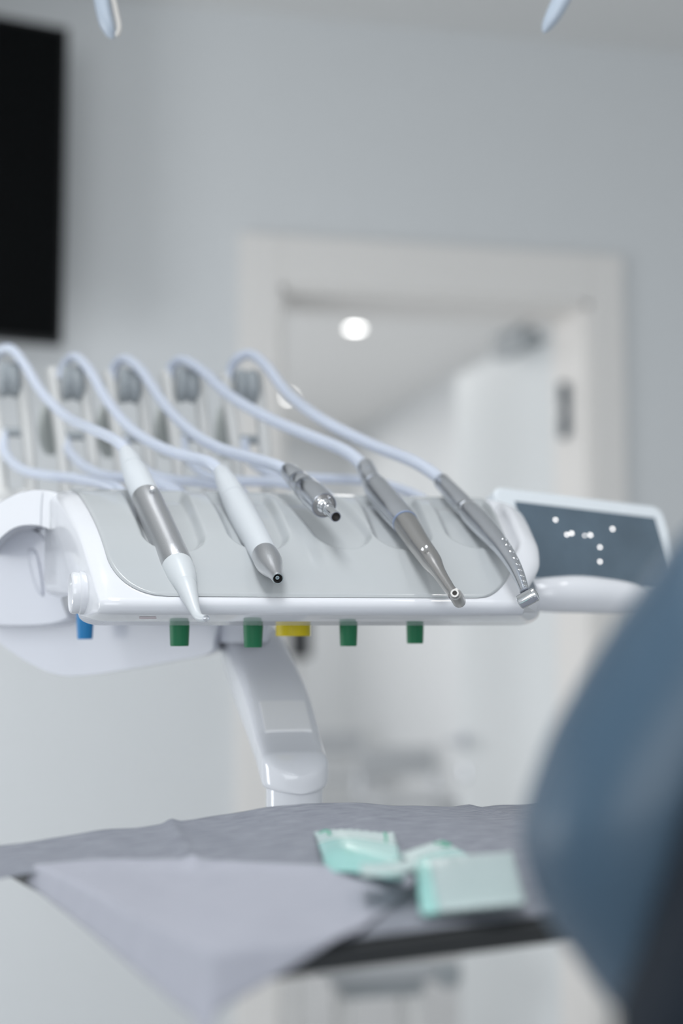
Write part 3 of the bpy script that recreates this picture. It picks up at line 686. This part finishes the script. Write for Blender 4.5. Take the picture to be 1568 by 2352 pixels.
# rounded white handle body under the screen
secs = [(1195, 1372, 1.055, 10), (1205, 1370, 1.055, 26), (1225, 1367, 1.055, 36), (1270, 1366, 1.055, 41), (1330, 1365, 1.06, 43), (1390, 1369, 1.07, 41), (1440, 1374, 1.08, 37), (1475, 1380, 1.09, 28), (1500, 1386, 1.10, 10)]
st_ = spline(secs, 5)
obj('handle_body', MB().tube([P(a, b, c) for a, b, c, r in st_], [r*c/F*1.0 for a, b, c, r in st_], 36), M['white'], mon)
obj('stem', MB().tube([P(1330, 1372, 1.08), S(Wd*0.45, Hd*0.8, -0.018)], 0.010, 20), M['white'], mon)

# ================================================================== OPERATING LIGHT above the frame
lampc = P(757, -260, 1.02)
lmp = thing('operating_light', lampc, 'operating light overhead, only its two pale curved handles in view', 'lamp')
obj('head', MB().box(lampc + Vector((0, 0, 0.03)), 0.40, 0.12, 0.05, ax=HX, ay=HY), M['lampw'], lmp, bevel=0.02, seg=5)
def handle(sgn, pts):
    st2 = spline(pts, 6)
    obj('handle', MB().tube([P(a, b, 1.02) for a, b, r in st2], [r*1.02/F for a, b, r in st2], 24, squash=0.6), M['lampw'], lmp)
handle(-1, [(195, -230, 26), (215, -120, 30), (230, -20, 31), (241, 40, 30), (250, 66, 24), (256, 80, 15), (259, 88, 4)])
obj('handle_rim', MB().tube([P(a, b, 1.01) for a, b, c in spline([(232, -120, 0), (252, -40, 0), (268, 30, 0), (274, 65, 0), (268, 82, 0)], 6)], 0.0018, 10), mat('warm rim', (0.62, 0.60, 0.57), 0.35, noise=0.01), lmp)
handle(1, [(1350, -230, 30), (1325, -120, 34), (1296, -20, 36), (1273, 30, 32), (1259, 55, 24), (1252, 68, 14), (1249, 75, 4)])
obj('ceiling_mast', MB().tube([lampc + Vector((0, 0, 0.05)), lampc + Vector((0, 0, 0.25)), Vector((lampc.x, lampc.y, CEIL))], 0.018, 20), M['lampw'], lmp)
# ================================================================== TRAY ARM
ta = thing('tray_arm', P(675, 1850, 0.95), 'glossy white curved arm reaching down from the console to the tray', 'tray arm')
def armloft(stations, e=4.5, n=40):
    rings = []
    for i, (px, py, d, hw, hh_) in enumerate(stations):
        a = stations[max(0, i-1)]; b = stations[min(len(stations)-1, i+1)]
        t = (P(*b[:3]) - P(*a[:3])).normalized()
        side = t.cross(Vector((0, 0, 1))).normalized(); up = side.cross(t).normalized()
        rings.append(superellipse(P(px, py, d), side, up, hw, hh_, n, e))
    return MB().rings(rings)
TR = Vector((0, 0, 0))
cc = P(676, 1796, 0.955)
rings = []; hd = (W(0.236, -0.972, 0) - W(0, 0, 0)).normalized(); sd = hd.cross(Vector((0, 0, 1))).normalized()
R_ = 0.0225
for px, py, d, hw, hh_ in spline([(560, 1450, 1.17, 0.0205, 0.014), (577, 1490, 1.13, 0.0232, 0.019), (607, 1560, 1.08, 0.0242, 0.0205), (638, 1640, 1.03, 0.0240, 0.0195), (663, 1724, 0.985, 0.0230, 0.0130)], 6):
    rings.append(superellipse(P(px, py, d), sd, Vector((0, 0, 1)), hw, hh_, 44, 4.2))
zt, zb = EYE - 0.0800, EYE - 0.1065
for k_ in range(12):
    a = k_ / 11 * math.pi / 2 * 0.97
    top = zt - 0.0150 * math.sin(a) ** 1.6 ; bot = zb + (0 if a > 0.2 else 0)
    c_ = Vector((cc.x, cc.y, 0)) + hd * (R_ * math.sin(a)); c_.z = (top + bot) / 2
    rings.append(superellipse(c_, sd, Vector((0, 0, 1)), R_ * math.cos(a), (top - bot) / 2, 44, 4.5))
obj('arm_shell', MB().rings(rings), M['white'], ta, angle=70)
cc.z = EYE - 0.100
pr = []
for px, py, d, hw, hh_ in spline([(622, 1603, 1.052, 0.0160, 0.0012), (634, 1632, 1.035, 0.0168, 0.0016), (652, 1682, 1.005, 0.0160, 0.0012)], 6):
    pr.append((px, py, d, hw, hh_))
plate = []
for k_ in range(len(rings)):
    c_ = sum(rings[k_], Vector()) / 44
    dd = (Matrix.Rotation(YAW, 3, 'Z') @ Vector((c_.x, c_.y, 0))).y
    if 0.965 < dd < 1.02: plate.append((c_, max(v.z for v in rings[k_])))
obj('reflection_plate', MB().rings([superellipse(Vector((c_.x, c_.y, zt_ + 0.0002)), sd, Vector((0, 0, 1)), 0.0165, 0.0012, 30, 5) for c_, zt_ in plate]), M['plate'], ta, angle=50)  # pale raised plate stands in for the reflection along the arm top
obj('post', MB().lathe(cc, cc - Vector((0, 0, 1)), [(0.0, 0.0188), (0.040, 0.0188), (0.042, 0.018)], 48), M['white'], ta)
# upper joint under the console
cj = P(560, 1446, 1.10)
obj('upper_joint', MB().lathe(cj + Vector((0, 0, 0.02)), cj - Vector((0, 0, 1)), [(0, 0.022), (0.012, 0.022), (0.024, 0.020), (0.03, 0.019)], 40), M['arm'], ta)

# ================================================================== TRAY
TZ = -0.1135
C0 = Vector((-0.045, 0.50, 0)); TPH = R(28.7)
tw = Vector((math.cos(TPH), math.sin(TPH), 0)); td = Vector((-math.sin(TPH), math.cos(TPH), 0))
def T(a, b, z): v = C0 + tw*a + td*b; return W(v.x, v.y, z)
TWw = T(1, 0, 0) - T(0, 0, 0); TDw = T(0, 1, 0) - T(0, 0, 0)
tray = thing('instrument_tray', T(0.2, 0.13, TZ-0.0108), 'dark thin instrument tray covered by the grey bib', 'tray')
def trect(a0, b0, a1, b1, r, z, n=6):
    out = []
    for ca, cb, q in ((a1-r, b1-r, 0), (a0+r, b1-r, 90), (a0+r, b0+r, 180), (a1-r, b0+r, 270)):
        for k_ in range(n+1): an = R(q+90*k_/n); out.append(T(ca+r*math.cos(an), cb+r*math.sin(an), z))
    return out
obj('plate', MB().rings([trect(0.006, 0.006, 0.414, 0.264, 0.012, TZ-0.0108), trect(0, 0, 0.42, 0.27, 0.016, TZ-0.0090), trect(0, 0, 0.42, 0.27, 0.016, TZ-0.0015), trect(0.002, 0.002, 0.418, 0.268, 0.015, TZ-0.0005)]), M['tray'], tray)
pb = cc - Vector((0, 0, 0.038)); bz = EYE + TZ - 0.0130
mid = T(0.2, 0.2, 0)
obj('mount', MB().tube([Vector((pb.x, pb.y, bz-0.002)), Vector((mid.x, mid.y, bz-0.002))], 0.016, 24, squash=0.25).lathe((pb.x, pb.y, bz-0.01), (pb.x, pb.y, 9), [(0, 0.02), (0.012, 0.02)]), M['white'], tray)

# ---- grey bib
hump = [(-0.03, -0.0005), (0.0, 0.0), (0.05, 0.003), (0.098, 0.0062), (0.14, 0.0095), (0.18, 0.0112), (0.23, 0.0085), (0.285, 0.0040), (0.297, 0.0046), (0.305, 0.0020), (0.36, 0.0016), (0.42, 0.002)]
def bib_z(a, b):
    k_ = max(0, b / 0.28); z = interp(hump, a) * k_ ** 1.6
    # crease running from (.098,.28) to (.058,.149)
    ca = 0.058 + (b-0.149) / 0.131 * 0.040
    if b > 0.14: z += 0.0022 * math.exp(-((a-ca)/0.0035)**2) * sst(0.14, 0.17, b)
    z += 0.0006 * math.sin(a*43 + b*21) * k_ + 0.0003 * math.sin(a*120 - b*40) * k_
    return z
def bib_fn(u, v):
    b = 0.003 + v*0.280; a0 = 0.004 - 0.046*sst(0.192, 0.236, b); a = a0 + u*(0.422-a0)
    z = TZ + 0.0012 + bib_z(a, b)
    if a < 0: z -= (-a) * 0.25
    b2 = b + (0.0012*math.sin(u*37) + 0.001*math.sin(u*91)) * sst(0.9, 1, v)
    return T(a, b2, z)
bib = obj('dental_bib', MB().grid(bib_fn, 200, 130), M['bib'], None, angle=80)
tag(bib, 'grey crinkled paper bib spread over the tray with a raised back edge', 'bib')
Ti = (Matrix.Rotation(YAW, 3, 'Z'))
def ab(wv):
    h = Ti @ Vector((wv.x, wv.y, 0)) - C0; return h.dot(tw), h.dot(td)
uvgrid(bib, lambda co: ab(co + Vector(bib['_w'])))
m_ = bib.modifiers.new('solid', 'SOLIDIFY'); m_.thickness = 0.0003
# ---- pale napkin over the near left corner
A_, B_, C_, D_ = (-0.009, 0.213), (0.135, 0.082), (-0.025, -0.031), (0.060, 0.003)
def nap_fn(u, v):
    a = mix(mix(A_[0], B_[0], u), mix(C_[0], D_[0], u), v); b = mix(mix(A_[1], B_[1], u), mix(C_[1], D_[1], u), v)
    bow = 0.018 * math.sin(math.pi*u) * (1-v); a += bow*0.5; b += bow*0.8
    oa, ob = min(a+0.0, 0), min(b+0.001, 0); L = math.hypot(oa, ob)
    ac, bc = max(a, 0), max(b, -0.001)
    z = TZ + 0.0021 + bib_z(max(a, 0), max(b, 0)) + 0.0010*math.sin(u*9+v*5) * (1 if L == 0 else 0.3) + 0.0008
    z += 0.002 * (1 - sst(0, 0.12, v)) * math.sin(math.pi*min(1, u*1.02))**2
    if L > 0:
        ac += oa*0.25; bc += ob*0.25
        z -= L*0.95 + 0
    return T(ac, bc, z)
nap = obj('paper_napkin', MB().grid(nap_fn, 90, 90), M['napkin'], None, angle=80)
tag(nap, 'pale lilac paper napkin draped over the near left corner of the tray', 'napkin')
uvgrid(nap, lambda co: ab(co + Vector(nap['_w'])))
m_ = nap.modifiers.new('solid', 'SOLIDIFY'); m_.thickness = 0.0003

# ---- mint sachets
def PB(px, py, lift):                  # point of the sight line that lies lift above the bib
    z = TZ + 0.0015 + lift
    for _ in range(12):
        p = PZ(px, py, z); a, b = ab(p); z = TZ + 0.0015 + lift + bib_z(max(0, min(0.42, a)), max(0, min(0.28, b)))
    return p
def sachet(label, c4, puff, marks, bend=None, split=0.25, axis='v', mats=('mintw', 'mint')):
    """c4: back-left, back-right, front-right, front-left as (px, py, height above the bib)"""
    q = [PB(*c) for c in c4]
    base = sum(q, Vector())/4
    t = thing('sachet', base, label, 'sachet', 'mint sachets on the bib')
    nrm = (q[1]-q[0]).cross(q[3]-q[0]).normalized()
    if nrm.z < 0: nrm = -nrm
    def f(u, v, off=0):
        p = (q[0]*(1-u)+q[1]*u)*(1-v) + (q[3]*(1-u)+q[2]*u)*v
        w_ = (max(0, 1-(2*u-1)**2)**0.6) * (max(0, 1-(2*v-1)**2)**0.6)
        z = puff*w_ + 0.0003*math.sin(u*60)*(1 if v < 0.1 or v > 0.9 else 0)
        if bend: z += bend(u, v)
        return p + nrm*(z+off)
    if axis == 'v':
        g1 = lambda u, v: f(u, v*split); g2 = lambda u, v: f(u, split + v*(1-split))
    else:
        g1 = lambda u, v: f(u*split, v); g2 = lambda u, v: f(split + u*(1-split), v)
    obj('sealed_band', MB().grid(g1, 24, 16), M[mats[0]], t, angle=80, solid=0.0008)
    obj('pouch', MB().grid(g2, 24, 24), M[mats[1]], t, angle=80, solid=0.0008)
    for (u0, v0, u1, v1) in marks:
        N = 8; mk = MB()
        mk.tube([f(mix(u0, u1, i/N) + 0.012*math.sin(i*0.9), mix(v0, v1, i/N), 0.0003) for i in range(N+1)], 0.0006, 6, squash=0.5)
        obj('print_mark', mk, M['ink'], t)
    return t
sachet('mint sachet at the left, lying with its frosted seal towards the handpieces', [(720, 1911, 0.001), (905, 1907, 0.002), (926, 2000, 0.011), (750, 1990, 0.004)], 0.0022,
       [(0.05, 0.08, 0.17, 0.06), (0.17, 0.10, 0.17, 0.24), (0.14, 0.42, 0.18, 0.44), (0.87, 0.08, 0.88, 0.52), (0.85, 0.56, 0.90, 0.58), (0.87, 0.74, 0.93, 0.76), (0.86, 0.82, 0.91, 0.84)],
       bend=lambda u, v: -0.003*sst(0.7, 1, v) + 0.001*math.sin(u*5), split=0.42)
sachet('mint sachet in the middle, its corner pointing up and away', [(916, 1962, 0.006), (1013, 1929, 0.004), (1128, 1990, 0.002), (985, 2006, 0.008)], 0.002,
       [(0.72, 0.10, 0.86, 0.14), (0.74, 0.26, 0.86, 0.30), (0.92, 0.06, 0.96, 0.24)], split=0.42)
sachet('mint sachet nearest the blue headrest, mostly frosted white with one mint edge', [(948, 1974, 0.009), (1176, 1956, 0.015), (1206, 2072, 0.008), (966, 2098, 0.003)], 0.003,
       [], split=0.17, axis='u', mats=('mint', 'mintf'))
st1 = obj('torn_seal_strip', MB().grid(lambda u, v: PB(mix(828, 955, u), mix(1984, 1974, u) + v*24 + 4*math.sin(u*4), 0.0125 + 0.002*v), 16, 4), M['mintw'], None, solid=0.0006, angle=80)
tag(st1, 'narrow torn frosted strip between the left and middle sachets', 'packaging')

# ================================================================== BLUE HEADREST, close at the right
ol = [(1720, 1150), (1640, 1165), (1568, 1225), (1482, 1345), (1400, 1462), (1330, 1575), (1262, 1695), (1218, 1810), (1192, 1900), (1189, 1975), (1210, 2065), (1250, 2150), (1320, 2245), (1400, 2352), (1500, 2450), (1650, 2520), (1850, 2500), (1980, 2350), (2040, 2100), (2040, 1800), (2000, 1500), (1900, 1250), (1800, 1160)]
pts = spline(ol + [ol[0]], 4)[:-1]
dh = 0.40
q = [P(a, b, dh) for a, b in pts]
hr = thing('headrest', P(1620, 2500, dh), 'blue grey vinyl headrest cushion, blurred, close at the right edge', 'headrest')
cq = sum(q, Vector())/len(q)
rr = []
for k_ in range(15):
    a = math.pi * k_/14
    z = -math.cos(a) * 0.055; s = max(0.02, math.sin(a)) ** 0.75
    rr.append([cq + (p-cq)*s + (HY*0.95 + HX*0.15)*(z + 0.03) for p in q])
obj('cushion', MB().rings(rr), M['vinyl'], hr, angle=80)
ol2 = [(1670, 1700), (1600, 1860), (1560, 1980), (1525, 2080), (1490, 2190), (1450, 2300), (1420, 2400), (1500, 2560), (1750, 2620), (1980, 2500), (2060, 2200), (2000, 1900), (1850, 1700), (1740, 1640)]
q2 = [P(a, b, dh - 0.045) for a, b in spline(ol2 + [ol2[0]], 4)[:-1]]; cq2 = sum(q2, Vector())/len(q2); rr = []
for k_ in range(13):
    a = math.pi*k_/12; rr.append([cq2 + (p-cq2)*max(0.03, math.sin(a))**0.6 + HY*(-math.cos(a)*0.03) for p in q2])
obj('underside_shade', MB().rings(rr), M['shell'], hr, angle=80)  # added dark roll stands in for the cushion's shaded underside
hb = P(1760, 2400, dh+0.02)
obj('post', MB().lathe((hb.x, hb.y, 0.02), (hb.x, hb.y, hb.z), [(0, 0.02), (hb.z-0.02, 0.02)]), M['steel'], hr)
obj('base', MB().lathe((hb.x, hb.y, 0), (hb.x, hb.y, 1), [(0, 0.22), (0.03, 0.22), (0.05, 0.05)]), M['arm'], hr)

for o in bpy.data.objects:
    if '_w' in o: del o['_w']
